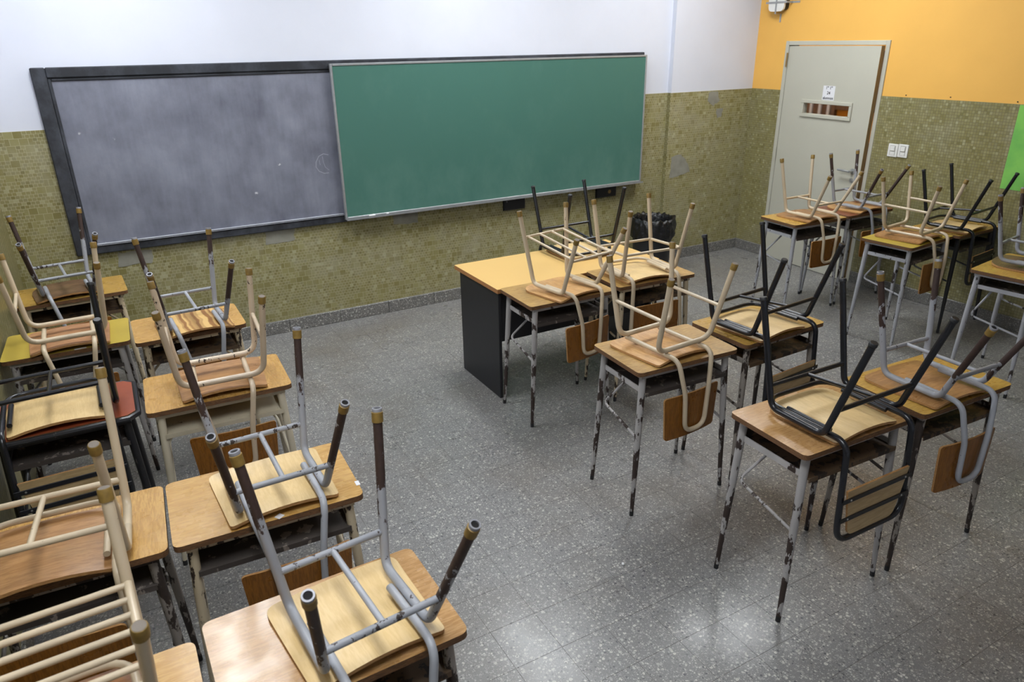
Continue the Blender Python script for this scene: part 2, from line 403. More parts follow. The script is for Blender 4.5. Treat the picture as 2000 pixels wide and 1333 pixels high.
wf = mk('wall_front', join(bx(XL-.15, XR+.15, 0, .15, -.05, ZC), bx(PIL_X, XR+.001, PIL_Y, .001, -.05, ZC)), 'white_wall', smooth=False); tag(wf, kind='structure')
mk('mosaic_panel', bx(XL+.006, PIL_X, -.006, 0, HB, HW-.004), 'mosaic_front', wf, smooth=False)
mk('mosaic_panel', bx(PIL_X-.006, XR-.006, PIL_Y-.006, PIL_Y, HB, HW-.004), 'mosaic_front', wf, smooth=False)
mk('mosaic_panel', bx(PIL_X-.006, PIL_X, PIL_Y, -.006, HB, HW-.004), 'mosaic_side', wf, smooth=False)
wl = mk('wall_left', bx(XL-.15, XL, YB, 0, -.05, ZC), 'white_wall', smooth=False); tag(wl, kind='structure')
mk('mosaic_panel', bx(XL, XL+.006, YB, -.006, HB, HW-.004), 'mosaic_side', wl, smooth=False)
wr = mk('wall_right', join(bx(XR, XR+.13, Y_J0, PIL_Y, -.05, ZC), bx(XR, XR+.13, YB, Y_J1, -.05, ZC), bx(XR, XR+.13, Y_J1, Y_J0, Z_DOOR, ZC)), 'orange_wall', smooth=False); tag(wr, kind='structure')
mk('mosaic_panel', bx(XR-.006, XR, Y_J0, PIL_Y-.006, HB, HW-.004), 'mosaic_side', wr, smooth=False)
mk('mosaic_panel', bx(XR-.006, XR, YB, Y_J1, HB, HW-.004), 'mosaic_side', wr, smooth=False)
tag(mk('wall_back', bx(XL-.15, XR+.15, YB-.15, YB, -.05, ZC), 'white_wall', smooth=False), kind='structure')
tag(mk('ceiling', join(bx(XL-.15, XR+.15, YB-.15, .15, ZC, ZC+.12), bx(XR+.15, XR+2.3, -3.2, 3.6, ZC, ZC+.12)), 'ceiling', smooth=False), kind='structure')
# hallway beyond the door
hw_ = mk('wall_hallway', join(bx(XR+2.1, XR+2.2, -3.2, 3.6, 0, ZC), bx(XR+.13, XR+2.2, 3.5, 3.6, 0, ZC), bx(XR+.12, XR+.15, .14, 3.6, 0, ZC), bx(XR+.13, XR+2.2, -3.2, -3.1, 0, ZC)), 'orange_wall', smooth=False); tag(hw_, kind='structure')
mk('dado', bx(XR+2.08, XR+2.1, -3.1, 3.5, 0, .9), 'dark_ply', hw_, smooth=False)
q0, q1 = on_x(1568, 214, XR+2.05), on_x(1630, 214, XR+2.05)
mk('cabinet', bx(XR+2.05, XR+2.1, q1.y, q0.y+.3, 0, 1.9), 'hall_wood', hw_, smooth=False)
for u in (1584, 1601, 1618):
    q = on_x(u, 214, XR+2.04); mk('cabinet_post', bx(XR+2.03, XR+2.05, q.y-.018, q.y+.018, 0, 1.9), 'white_wall', hw_, smooth=False)
mk('hall_rail', bx(XR+2.06, XR+2.1, -3.1, q1.y, on_x(1642, 215, XR+2.06).z, 1.9), 'hall_wood', hw_, smooth=False)
# nails in the orange wall
for u, v in ((1770, 186), (1857, 190), (1988, 199), (1481, 7)):
    p = on_x(u, v, XR); mk('nail', lathe_along(p+Vector((.01, 0, 0)), (-1, 0, 0), [(0, .004), (.016, .004)], 8), 'ink', wr)

def baseboard(name, segs, horiz):
    r = None
    for (a, b, fixed) in segs:
        n = max(1, round(abs(b-a)/.39)); 
        for k in range(n):
            s0 = a+(b-a)*k/n+.001; s1 = a+(b-a)*(k+1)/n-.001
            vf = bbx(min(s0, s1), max(s0, s1), fixed-.02, fixed, 0, HB, .004) if horiz == 'f' else (bbx(fixed-.02, fixed, min(s0, s1), max(s0, s1), 0, HB, .004) if horiz == 'r' else bbx(fixed, fixed+.02, min(s0, s1), max(s0, s1), 0, HB, .004))
            if r is None:
                r = mk(name, join(*[bx(min(p, q), max(p, q), fx-.012, fx, 0, HB-.006) if horiz == 'f' else (bx(fx-.012, fx, min(p, q), max(p, q), 0, HB-.006) if horiz == 'r' else bx(fx, fx+.012, min(p, q), max(p, q), 0, HB-.006)) for p, q, fx in segs]), 'grout', smooth=False); tag(r, kind='structure')
            mk('slab', vf, 'terrazzo_base', r, smooth=False)
baseboard('baseboard_front', [(XL, PIL_X-.02, 0), (PIL_X-.02, XR, PIL_Y)], 'f')
baseboard('baseboard_right', [(PIL_Y-.02, Y_J0+.001, XR), (Y_J1-.001, -5.6, XR)], 'r')
baseboard('baseboard_left', [(-.02, -5.6, XL)], 'l')

# bare cement where tesserae are missing
def patch(pts, parent, y, seed):
    rnd = random.Random(seed); P = []
    for i, (u, v) in enumerate(pts):
        a = on_y(u, v, y); b = on_y(*pts[(i+1) % len(pts)], y)
        for k in range(5): q = a.lerp(b, k/5); P.append(Vector((q.x+rnd.uniform(-.006, .006), q.z+rnd.uniform(-.006, .006))))
    vf = plate(P, lambda x, z: -.0022, .0022, 2, 'xz')
    o = mk('cement_patch', (vf[0], vf[1]), 'cement', parent, smooth=False); o.location.y = y
patch([(518, 452), (574, 446), (575, 470), (520, 478)], wf, -.006, 1)
patch([(229, 495), (296, 487), (299, 512), (232, 521)], wf, -.006, 2)
patch([(768, 421), (815, 414), (816, 434), (769, 440)], wf, -.006, 3)
patch([(1312, 306), (1330, 301), (1342, 318), (1347, 335), (1322, 345), (1307, 348)], wf, PIL_Y-.006, 4)
patch([(1386, 181), (1402, 178), (1405, 196), (1392, 208), (1382, 198)], wf, PIL_Y-.006, 5)
patch([(1398, 213), (1412, 212), (1408, 228), (1400, 230)], wf, PIL_Y-.006, 6)

# ------------------------------------------------------------------ boards
BX0, BX1, BXG, BZT, BZB = 1.09, 5.70, 2.875, 1.95, .80
bb = empty('blackboard', (0, -.006, 0)); tag(bb, 'grey chalk-dusted slate blackboard in a wide dark frame', 'blackboard')
mk('slate', bx(BX0+.06, BXG+.1, -.012, 0, BZB+.03, BZT-.04), 'slate', bb, smooth=False)
def frame_bar(name, x0, x1, z0, z1, sl, parent):
    mk(name, bbx(x0, x1, -.032, 0, z0, z1, .006), 'board_frame', parent, smooth=False)
frame_bar('frame_bar', BX0, BX0+.078, BZB, BZT, 0, bb)
frame_bar('frame_bar', BX0+.078, BX1, BZT-.06, BZT, 0, bb)
frame_bar('frame_bar', BX0+.078, BXG+.2, BZB, BZB+.055, 0, bb)
mk('inner_molding', bbx(BX0+.078, BX0+.098, -.022, 0, BZB+.055, BZT-.06, .004), 'board_frame', bb, smooth=False)
mk('inner_molding', bbx(BX0+.098, BXG+.1, -.022, 0, BZT-.078, BZT-.06, .004), 'board_frame', bb, smooth=False)
mk('chalk_ledge', bbx(BX0+.098, BXG-.002, -.04, 0, BZB+.055, BZB+.064, .002), 'board_frame', bb, smooth=False)
def chalk_line(pts, wdt=.006, y=-.0135):
    P = [on_y(u, v, 0) for u, v in pts]; V, F = [], []
    for i, p in enumerate(P):
        a, b = P[max(i-1, 0)], P[min(i+1, len(P)-1)]; d = (b-a); n = Vector((-d.z, 0, d.x)).normalized()*wdt/2
        V += [(p.x+n.x, y, p.z+n.z), (p.x-n.x, y, p.z-n.z)]
    for i in range(len(P)-1): F.append((2*i, 2*i+1, 2*i+3, 2*i+2))
    return V, F
M['chalk_faint'] = plain('faint_chalk', S(150, 152, 163), .9, var=.06)
M['chalk_dust'] = plain('chalk_dust_line', S(186, 188, 196), .9, var=.12)
mk('chalk_scribble', join(chalk_line([(640, 302), (630, 300), (621, 305), (616, 316), (616, 326), (622, 334), (632, 338), (641, 337)]), chalk_line([(628, 305), (630, 316), (634, 326), (642, 332)], .004), chalk_line([(622, 312), (624, 322)], .004)), 'chalk_faint', bb, smooth=False)
mk('chalk_dust', join(bx(BX0+.1, BXG, -.0412, -.04, BZB+.056, BZB+.059), bx(BX0+.1, BXG, -.038, -.012, BZB+.064, BZB+.0655)), 'chalk_dust', bb, smooth=False)

gb = empty('green_chalkboard', (0, -.0485, 0)); tag(gb, 'green chalkboard panel with thin aluminium edge over the dark board', 'chalkboard')
GZ0, GZ1 = .83, 1.928
mk('panel', bx(BXG+.008, BX1-.008, -.022, 0, GZ0+.01, GZ1-.01), 'green_board', gb, smooth=False)
for a in ((BXG, BXG+.016, GZ0, GZ1), (BX1-.016, BX1, GZ0, GZ1), (BXG+.016, BX1-.016, GZ1-.016, GZ1), (BXG+.016, BX1-.016, GZ0, GZ0+.012)):
    mk('edge_trim', bbx(a[0], a[1], -.028, .0, a[2], a[3], .003), 'alum', gb, smooth=False)
mk('chalk_tray', join(bx(BXG, BX1, -.06, 0, GZ0-.006, GZ0), bx(BXG, BX1, -.062, -.058, GZ0-.008, GZ0+.006)), 'alum', gb, smooth=False)
for k, (u, v, L) in enumerate(((727, 418.5, .05), (757, 412, .02))):
    p = on_y(u, v, -.085); o = mk('chalk_stick', tube([(-L/2, 0, 0), (L/2, 0, 0)], .0055, 8), 'chalk'); o.location = (p.x, -.082, GZ0+.0056)
    tag(o, ('long' if k == 0 else 'short')+' white chalk stick lying on the green board tray', 'chalk')

for k, (ua, va, ub, vb) in enumerate(((982, 391, 1022, 404), (1163, 366, 1199, 381))):
    a, b = on_y(ua, va, 0), on_y(ub, vb, 0)
    z0, z1 = .715, .812
    e = empty('wall_socket_box', ((a.x+b.x)/2, -.006, 0)); h = (b.x-a.x)/2
    mk('cover', bbx(-h, h, -.03, 0, z0, z1, .006), 'black_panel', e, smooth=False)
    mk('rim', join(bx(-h-.004, h+.004, -.006, 0, z0-.004, z1+.004)), 'black_cap', e, smooth=False)
    if k: mk('knockout', lathe_along((h*.25, -.03, (z0+z1)/2), (0, -1, 0), [(0, .018), (.002, .016)], 14), 'door_edge', e)
    else: mk('screw', lathe_along((-h*.8, -.03, z1-.02), (0, -1, 0), [(0, .004), (.002, .003)], 10), 'rivet', e)
    tag(e, 'black box under the green board with a brown round mark' if k else 'plain black box on the mosaic wall under the green board', 'wall box')

# ------------------------------------------------------------------ door
dr = empty('door_1', (XR, 0, 0)); tag(dr, kind='structure')
JW = .036
mk('door_frame', join(bbx(-.012, .13, Y_J0-JW, Y_J0, 0, Z_DOOR, .003), bbx(-.012, .13, Y_J1, Y_J1+JW, 0, Z_DOOR, .003), bbx(-.012, .13, Y_J1+JW, Y_J0-JW, Z_DOOR-JW, Z_DOOR, .003)), 'door_paint', dr, smooth=False)
L = Y_J0-Y_J1-2*JW-.006; ang = math.radians(3.2); YH = Y_J0-JW-.003
leaf_rot = Matrix.Translation((0, YH, 0)) @ Matrix.Rotation(-ang, 4, 'Z')
def lf(vf): return [tuple(leaf_rot @ Vector(p)) for p in vf[0]], vf[1]
ZT = Z_DOOR-JW-.006
def leaf_hit(u, v):
    # pixel -> leaf-local point on the room face of the leaf
    inv = leaf_rot.inverted(); o = inv @ (CAM-Vector((XR, 0, 0))); d = inv.to_3x3() @ ray(u, v); return o+d*((0-o.x)/d.x)
wa, wb = leaf_hit(1571, 204), leaf_hit(1657, 226)
wy0, wy1, wz0, wz1 = wb.y, wa.y, (wa.z+wb.z)/2-.045, (wa.z+wb.z)/2+.045
leaf = mk('leaf', lf(join(bx(0, .04, -L, 0, .006, wz0), bx(0, .04, -L, 0, wz1, ZT), bx(0, .04, -L, wy0, wz0, wz1), bx(0, .04, wy1, 0, wz0, wz1))), 'door_paint', dr, smooth=False)
mk('lock_edge', lf(bx(.0005, .0395, -L-.002, -L, .006, ZT)), 'door_edge', leaf, smooth=False)
fw = .03
mk('window_frame', lf(join(bbx(-.014, .0, wy0-fw, wy1+fw, wz1, wz1+fw, .003), bbx(-.014, 0, wy0-fw, wy1+fw, wz0-fw, wz0, .003), bbx(-.014, 0, wy0-fw, wy0, wz0, wz1, .003), bbx(-.014, 0, wy1, wy1+fw, wz0, wz1, .003))), 'door_paint', leaf, smooth=False)
mk('pane', lf(bx(.018, .022, wy0, wy1, wz0, wz1)), 'glass', leaf, smooth=False)
kn = leaf_hit(1672, 336)
hy = -L+.075
mk('handle', lf(join(lathe_along((0, hy, kn.z), (-1, 0, 0), [(0, .024), (.006, .024), (.008, .011), (.05, .011)], 12), tube([(-.048, hy, kn.z), (-.048, hy+.12, kn.z+.004)], .009, 10))), 'alum', leaf)
mk('keyhole_plate', lf(lathe_along((0, hy, kn.z-.08), (-1, 0, 0), [(0, .02), (.004, .02), (.005, .012), (.009, .012)], 12)), 'alum', leaf)
for z in (1.86, 1.02, .22):
    mk('hinge', lathe_along((-.016, YH+.004, z-.06), (0, 0, 1), [(0, .008), (.12, .008)], 10), 'door_edge' if z > 1.5 else 'door_paint', dr)
# paper notice
pa = leaf_hit(1618.5, 182)
sg = empty('door_notice', (XR, 0, 0)); tag(sg, 'white paper notice taped to the door above its little window', 'notice')
PW, PH = .128, .12
mk('sheet', lf(bx(-.0012, -.0002, pa.y-PW/2, pa.y+PW/2, pa.z-PH/2, pa.z+PH/2)), 'white_label', sg, smooth=False)
def text(body, size, name, mat, parent, mtx):
    cu = bpy.data.curves.new(name, 'FONT'); cu.body = body; cu.size = size; cu.align_x = 'CENTER'; cu.align_y = 'CENTER'; cu.offset = .0006; cu.extrude = .0002
    o = bpy.data.objects.new('tmp', cu); COL.objects.link(o); bpy.context.view_layer.update()
    me = bpy.data.meshes.new_from_object(o.evaluated_get(bpy.context.evaluated_depsgraph_get())); bpy.data.objects.remove(o)
    me.transform(mtx); me.materials.clear(); me.materials.append(M[mat]); me.name = name
    q = bpy.data.objects.new(name, me); COL.objects.link(q); q.parent = parent; return q
for body, dz, size in (('1\u00ba 1\u00ba', .042, .036), ('24', 0, .036), ('alumnos', -.042, .033)):
    mt = leaf_rot @ Matrix.Translation((-.0016, pa.y, pa.z+dz)) @ Matrix(((0, 0, -1, 0), (-1, 0, 0, 0), (0, 1, 0, 0), (0, 0, 0, 1)))
    text(body, size, 'lettering', 'ink', sg, mt)

# light switches
for k, (u, v) in enumerate(((1745.5, 293.5), (1765.5, 295))):
    p = on_x(u, v, XR); e = empty('light_switch', (XR-.006, p.y, p.z))
    mk('plate', bbx(-.01, 0, -.043, .043, -.052, .052, .004, 2), 'plastic_white', e, smooth=False)
    mk('rocker', bbx(-.017, -.01, -.02, .02, -.004, .034, .003), 'plastic_white', e, smooth=False)
    mk('blank', bbx(-.012, -.01, -.02, .02, -.036, -.01, .001), 'plastic_white', e, smooth=False)
    mk('gap', bx(-.0104, -.01, -.024, .024, -.038, .038), 'switch_gap', e, smooth=False)
    tag(e, ('white light switch plate right beside the door frame', 'white light switch plate farther from the door frame, against its twin')[k], 'light switch')

# strapped white lamp box high on the orange wall
p = on_x(1528, 6, XR); e = empty('emergency_lamp', (XR, p.y, p.z+.03)); tag(e, 'white rounded box strapped to the orange wall above the door', 'emergency lamp')
ol = outline(.085, .105, -.1, .2, (.04, .04, .03, .03))
vf = plate(ol, lambda a, b: -.075, .02, 3, 'xz'); rot = lambda q: (q[1], -q[0], q[2])
mk('housing', ([rot(q) for q in vf[0]], vf[1]), 'plastic_white', e)
vf = plate(outline(.078, .098, -.092, .2, (.04, .04, .03, .03)), lambda a, b: -.055, .055, 3, 'xz'); mk('back_box', ([rot(q) for q in vf[0]], vf[1]), 'black_cap', e)
mk('strap', join(bx(-.078, -.0752, -.12, .12, -.034, -.018), bx(-.078, -.002, -.122, -.12, -.034, -.018), bx(-.004, 0, -.2, -.12, -.034, -.018)), 'alum', e, smooth=False)
mk('strap', join(bx(-.0785, -.0755, -.008, .008, -.12, .2), bx(-.078, -.002, -.008, .008, -.122, -.12), bx(-.004, 0, -.008, .008, -.19, -.12)), 'alum', e, smooth=False)

# green poster
a, b = on_x(1990, 206, XR), on_x(1957, 368, XR)
po = mk('green_poster', bx(XR-.0085, XR-.0065, -3.25, (a.y+b.y)/2, b.z, 1.592), 'poster', smooth=False); tag(po, 'bright green paper poster on the mosaic wall', 'poster')

# ------------------------------------------------------------------ ceiling lamps
for k, (x, y, m) in enumerate(((1.55, -1.3, 'lamp_front'), (3.85, -1.3, 'lamp_front'), (5.75, -1.4, 'lamp_front'), (1.6, -4.5, 'lamp_back'))):
    e = empty('ceiling_lamp', (x, y, ZC)); tag(e, 'fluorescent ceiling fixture '+('over the slate blackboard end', 'over the teacher desk', 'over the desks by the door', 'over the rear desks by the left wall')[k], 'ceiling lamp')
    mk('housing', bbx(-.29, .29, -.62, .62, -.07, -.002, .01), 'plastic_white', e, smooth=False)
    mk('diffuser', bx(-.255, .255, -.6, .6, -.082, -.071), m, e, smooth=False)
e = empty('ceiling_lamp', (XR+1.2, .7, ZC)); tag(e, 'ceiling lamp in the hallway beyond the door', 'ceiling lamp')
mk('housing', bbx(-.16, .16, -.62, .62, -.07, -.002, .01), 'plastic_white', e, smooth=False); mk('diffuser', bx(-.13, .13, -.6, .6, -.082, -.071), 'lamp_hall', e, smooth=False)

# ------------------------------------------------------------------ trash bin
e = empty('trash_bin', (5.66, -.33, 0)); tag(e, 'black waste bin with a shiny bag folded over its rim', 'trash bin')
N = 96
mk('bin_body', lathe_along((0, 0, .002), (0, 0, 1), [(0, .15), (.01, .16), (.5, .185), (.52, .185), (.52, .178), (.03, .15)], 36), 'black_cap', e)
V, F = [], []; rnd = random.Random(3); ph = [rnd.uniform(0, 6.28) for _ in range(8)]
prof = [(.14, .30), (.16, .46), (.17, .53), (.18, .55), (.192, .545), (.2, .51), (.201, .47), (.202, .43), (.199, .39), (.195, .36), (.19, .357)]
for i, (r, z) in enumerate(prof):
    for k in range(N):
        a = 2*math.pi*k/N; fq = sum(math.sin(a*(3+2*q)+ph[q]+i*.5) for q in range(6))/6
        fq += .6*math.sin(a*17+ph[6]+i)+.5*math.sin(a*23+ph[7]-i*1.3)
        amp = .009 if 2 < i < 9 else .006
        V.append(((r+amp*fq)*math.cos(a), (r+amp*fq)*math.sin(a), z+(.022*sum(math.sin(a*(2+q)+ph[q+2]) for q in range(4))/4 if i > 7 else .01*fq)))
for i in range(len(prof)-1):
    for k in range(N): F.append((i*N+k, i*N+(k+1) % N, (i+1)*N+(k+1) % N, (i+1)*N+k))
F.append(tuple(range(N)))
mk('bag', (V, F), 'bag', e, autos=False)

# ------------------------------------------------------------------ teacher's desk
TZ = .725
a, b, c = on_z(881.6, 517, TZ), on_z(962, 571, TZ), on_z(1172, 467, TZ)
te = empty('teacher_desk', ((a.x+c.x)/2+.02, (a.y+b.y)/2, 0)); tag(te, 'wide teacher desk with beech top and black side panels', 'desk')
hw, hd = (c.x-a.x)/2+.01, (a.y-b.y)/2-.02
vf = plate(outline(hw, hw, -hd, hd, (.004,)*4, 2), lambda x, y: TZ-.026, .026, 2); mk('tabletop', (vf[0], vf[1]), ['teacher_top', 'teacher_edge'], te, fm=vf[2], smooth=False)
for s in (-1, 1): mk('side_panel', bbx(s*(hw-.03)-.01, s*(hw-.03)+.01, -hd+.03, hd-.04, 0, TZ-.026, .002), 'black_panel', te, smooth=False)
mk('modesty_panel', bbx(-hw+.041, hw-.041, -hd+.07, -hd+.088, .36, TZ-.026, .002), 'black_panel', te, smooth=False)

# ------------------------------------------------------------------ student desks
DW, DD, DH = .558, .367, .74
def student_desk(key, x, y, rz, top, frame, tray, label, rim=None, DW=DW):
    e = empty('student_desk', (x, y, 0), rz); tag(e, label, 'desk')
    hw, hd = DW/2, DD/2; th = .02
    if rim: ol = outline(hw-.008, hw-.008, -hd+.008, hd-.008, (.03,)*4, 1)
    else: ol = outline(hw, hw, -hd, hd, (.026,)*4)
    vf = plate(ol, lambda a, b: DH-th, th, 2); mk('tabletop', (vf[0], vf[1]), [top, 'board_edge'], e, fm=vf[2], smooth=False)
    if rim:
        ring = [Vector((p.x, p.y, DH-.012)) for p in outline(hw, hw, -hd, hd, (.034,)*4, 1)]
        mk('rim', tube(ring+[ring[0]], .0115, 8), rim, e)
    # steel frame below the board
    z1 = DH-th
    mk('frame', join(bx(-hw+.03, hw-.03, -hd+.02, -hd+.034, z1-.022, z1), bx(-hw+.03, hw-.03, hd-.034, hd-.02, z1-.022, z1), bx(-hw+.022, -hw+.036, -hd+.03, hd-.03, z1-.016, z1), bx(hw-.036, hw-.022, -hd+.03, hd-.03, z1-.016, z1)), frame, e, smooth=False)
    feet = {}
    for sx in (-1, 1):
        for sy in (-1, 1):
            t0 = Vector((sx*(hw-.048), sy*(hd-.036), z1)); f0 = Vector((sx*(hw-.014), sy*(hd-.014), .012)); feet[sx, sy] = (t0, f0)
            lg = mk('leg', tube([t0.lerp(f0, q) for q in (0, .25, .5, .75, 1)], .0155, 12, r_end=lambda s: .0155 if s < .4 else .0155-.0065*(s-.4)/.6), frame, e)
            mk('foot', lathe_along(f0+Vector((0, 0, .012)), (f0-t0), [(0, .0102), (.024/(t0-f0).normalized().z, .0096)], 12), 'black_cap', lg)
    # book tray
    zt = DH-.115
    def at(sx, sy, z): a, b = feet[sx, sy]; return a.lerp(b, (a.z-z)/(a.z-b.z))
    for sx in (-1, 1):
        a, b = at(sx, 1, zt), at(sx, -1, zt)
        mk('tray_rail', join(bx(sx*(hw-.046)-.003, sx*(hw-.046)+.003, b.y, a.y, zt-.004, zt+.02)), frame, e, smooth=False)
    mk('tray', join(bx(-hw+.05, hw-.05, -hd+.014, hd-.03, zt-.004, zt), bx(-hw+.05, hw-.05, -hd+.010, -hd+.014, zt-.014, zt+.004), bx(-hw+.05, hw-.05, hd-.034, hd-.03, zt, z1-.01)), tray, e, smooth=False)
    for sx in (-1, 1):
        n0, f1 = at(sx, -1, .385), at(sx, 1, .445); q = Vector((-sx*.012, 0, 0))
        mk('footrest_rod', tube([n0+q, f1+q+Vector((0, -.016, 0)), Vector((sx*.07, hd-.10, zt-.006))], .0065, 8, rad=.03), frame, e)
    return e

DESKS = {
 'A1': (1.048, -.603, .045, 'yellow_oak', 'desk_cream_worn', 'tray_brown', 'oak single desk standing against the front mosaic wall under the blackboard corner'),
 'A2': (1.036, -1.455, -.028, 'yellow', 'desk_worn', 'tray_dark', 'plain mustard-yellow single desk against the left wall'),
 'A3': (1.03, -2.311, -.009, 'red', 'desk_black', 'tray_dark', 'rust-red single desk with black metal rim and clipped corners'),
 'A4': (1.034, -3.249, -.051, 'oak_y', 'desk_rusty', 'tray_dark', 'oak single desk with rusty dark legs just behind the rust-red desk'),
 'A5': (1.035, -4.02, .0, 'oak_x', 'desk_worn', 'tray_dark', 'oak single desk carrying the beige chair with the slatted book rack'),
 'B1': (1.574, -1.525, .005, 'oak_x', 'desk_cream_worn', 'tray_brown', 'oak single desk carrying the chair with the striped worn seat'),
 'B2': (1.59, -2.349, -.038, 'oak_y', 'desk_cream', 'tray_cream', 'oak single desk with clean cream frame and cream book tray'),
 'B3': (1.592, -3.273, -.036, 'oak_x', 'desk_cream_worn', 'tray_dark', 'oak single desk with a white sticker on its corner'),
 'B4': (1.617, -3.968, .019, 'walnut_x', 'desk_rusty', 'tray_brown', 'pale walnut single desk behind the stickered oak desk'),
 'C1': (3.477, -2.088, -.018, 'oak_dull', 'desk_worn', 'tray_dark', 'dull oak single desk pushed up to the teacher desk corner'),
 'D1': (4.083, -2.085, -.052, 'oak_dull', 'desk_cream_worn', 'tray_brown', 'dull oak single desk with cream legs in front of the teacher desk'),
 'C2': (3.452, -3.048, -.048, 'oak_dull', 'desk_worn', 'tray_dark', 'dull oak single desk with chipped grey legs carrying a beige hoop-legged chair'),
 'D2': (4.054, -3.046, .026, 'yellow_oak', 'desk_rusty', 'tray_brown', 'yellowish oak single desk under a black chair, beside the beige hoop-legged chair'),
 'C3': (3.518, -3.852, -.036, 'walnut_x', 'desk_worn', 'tray_brown', 'pale walnut single desk with white legs under a black chair'),
 'D3': (4.131, -3.882, -.041, 'yellow_oak', 'desk_rusty', 'tray_brown', 'golden oak single desk with dark rusty legs under a grey chair'),
 'E1': (6.104, -1.606, -.064, 'yellow_oak', 'desk_grey', 'tray_dark', 'oak single desk with grey legs standing in front of the door'),
 'F1': (6.68, -1.615, -.01, 'red_wood', 'desk_grey', 'tray_dark', 'reddish-brown single desk by the open edge of the door'),
 'E2': (6.208, -2.416, .086, 'yellow', 'desk_grey', 'tray_dark', 'mustard-yellow single desk with grey legs below the light switches'),
 'F2': (6.777, -2.42, .03, 'yellow_oak', 'desk_black', 'tray_dark', 'single desk with black legs against the right mosaic wall'),
 'E3': (6.11, -3.23, .13, 'yellow_oak', 'desk_grey', 'tray_dark', 'oak single desk with grey legs standing near the green poster'),
}
DO = {}
WID = {'A2': .536, 'B1': .516, 'A3': .50, 'A4': .54, 'F2': .53}
for k, d in DESKS.items(): DO[k] = student_desk(k, *d[:7], rim='desk_black' if k == 'A3' else None, DW=WID.get(k, DW))
def sticker(dk, u, v, w, h, rz=0):
    e = DO[dk]; p = on_z(u, v, DH+.0006); q = Matrix.Rotation(-e.rotation_euler.z, 3, 'Z') @ (p-e.location)
    o = mk('sticker', bx(-w/2, w/2, -h/2, h/2, -.0005, .0005), 'white_label', e, smooth=False); o.location = q; o.rotation_euler.z = rz
sticker('B3', 698, 944, .013, .026); sticker('B3', 546, 1009, .022, .02, .6); sticker('A2', 157, 681, .05, .014, .05)

# ------------------------------------------------------------------ chairs (built upside down: local z = height above the desk top)
TG = dict(wf=.35, wb=.355, yf=.188, yb=.272, hf=.46, hb=.389, bw=.257, bd=.24, zb=.044)
TK = dict(wf=.422, wb=.416, yf=.21, yb=.239, hf=.452, hb=.436, bw=.401, bd=.234, zb=.044)
TS = dict(wf=.386, wb=.377, yf=.176, yb=.2, hf=.431, hb=.419, bw=.218, bd=.242, zb=.067)
def cap_mesh(tip, d, kind):
    if kind == 'ring':      # brass band with the bare hollow tube end standing out of it
        return [('ferrule', lathe_along(tip-d*.034, d, [(0, .0126), (.001, .0146), (.027, .0146), (.028, .0126)], 14), 'brass'),
                ('tube_end', lathe_along(tip-d*.008, d, [(0, .0122), (.01, .0134), (.011, .0128), (.011, .0092), (.0, .0086)], 14), 'steel_end'),
                ('bore', lathe_along(tip-d*.001, d, [(0, .0088), (.001, .0088)], 14), 'hole')]
    if kind == 'cap':
        return [('foot_cap', lathe_along(tip-d*.03, d, [(0, .0125), (.001, .0148), (.026, .0148), (.03, .013)], 14), 'brass'),
                ('cap_end', lathe_along(tip-d*.0005, d, [(0, .0125), (.0012, .0115)], 14), 'cap_grey')]
    return [('foot_cap', lathe_along(tip-d*.012, d, [(0, .0125), (.001, .0142), (.01, .0142), (.013, .012)], 14), 'black_cap')]

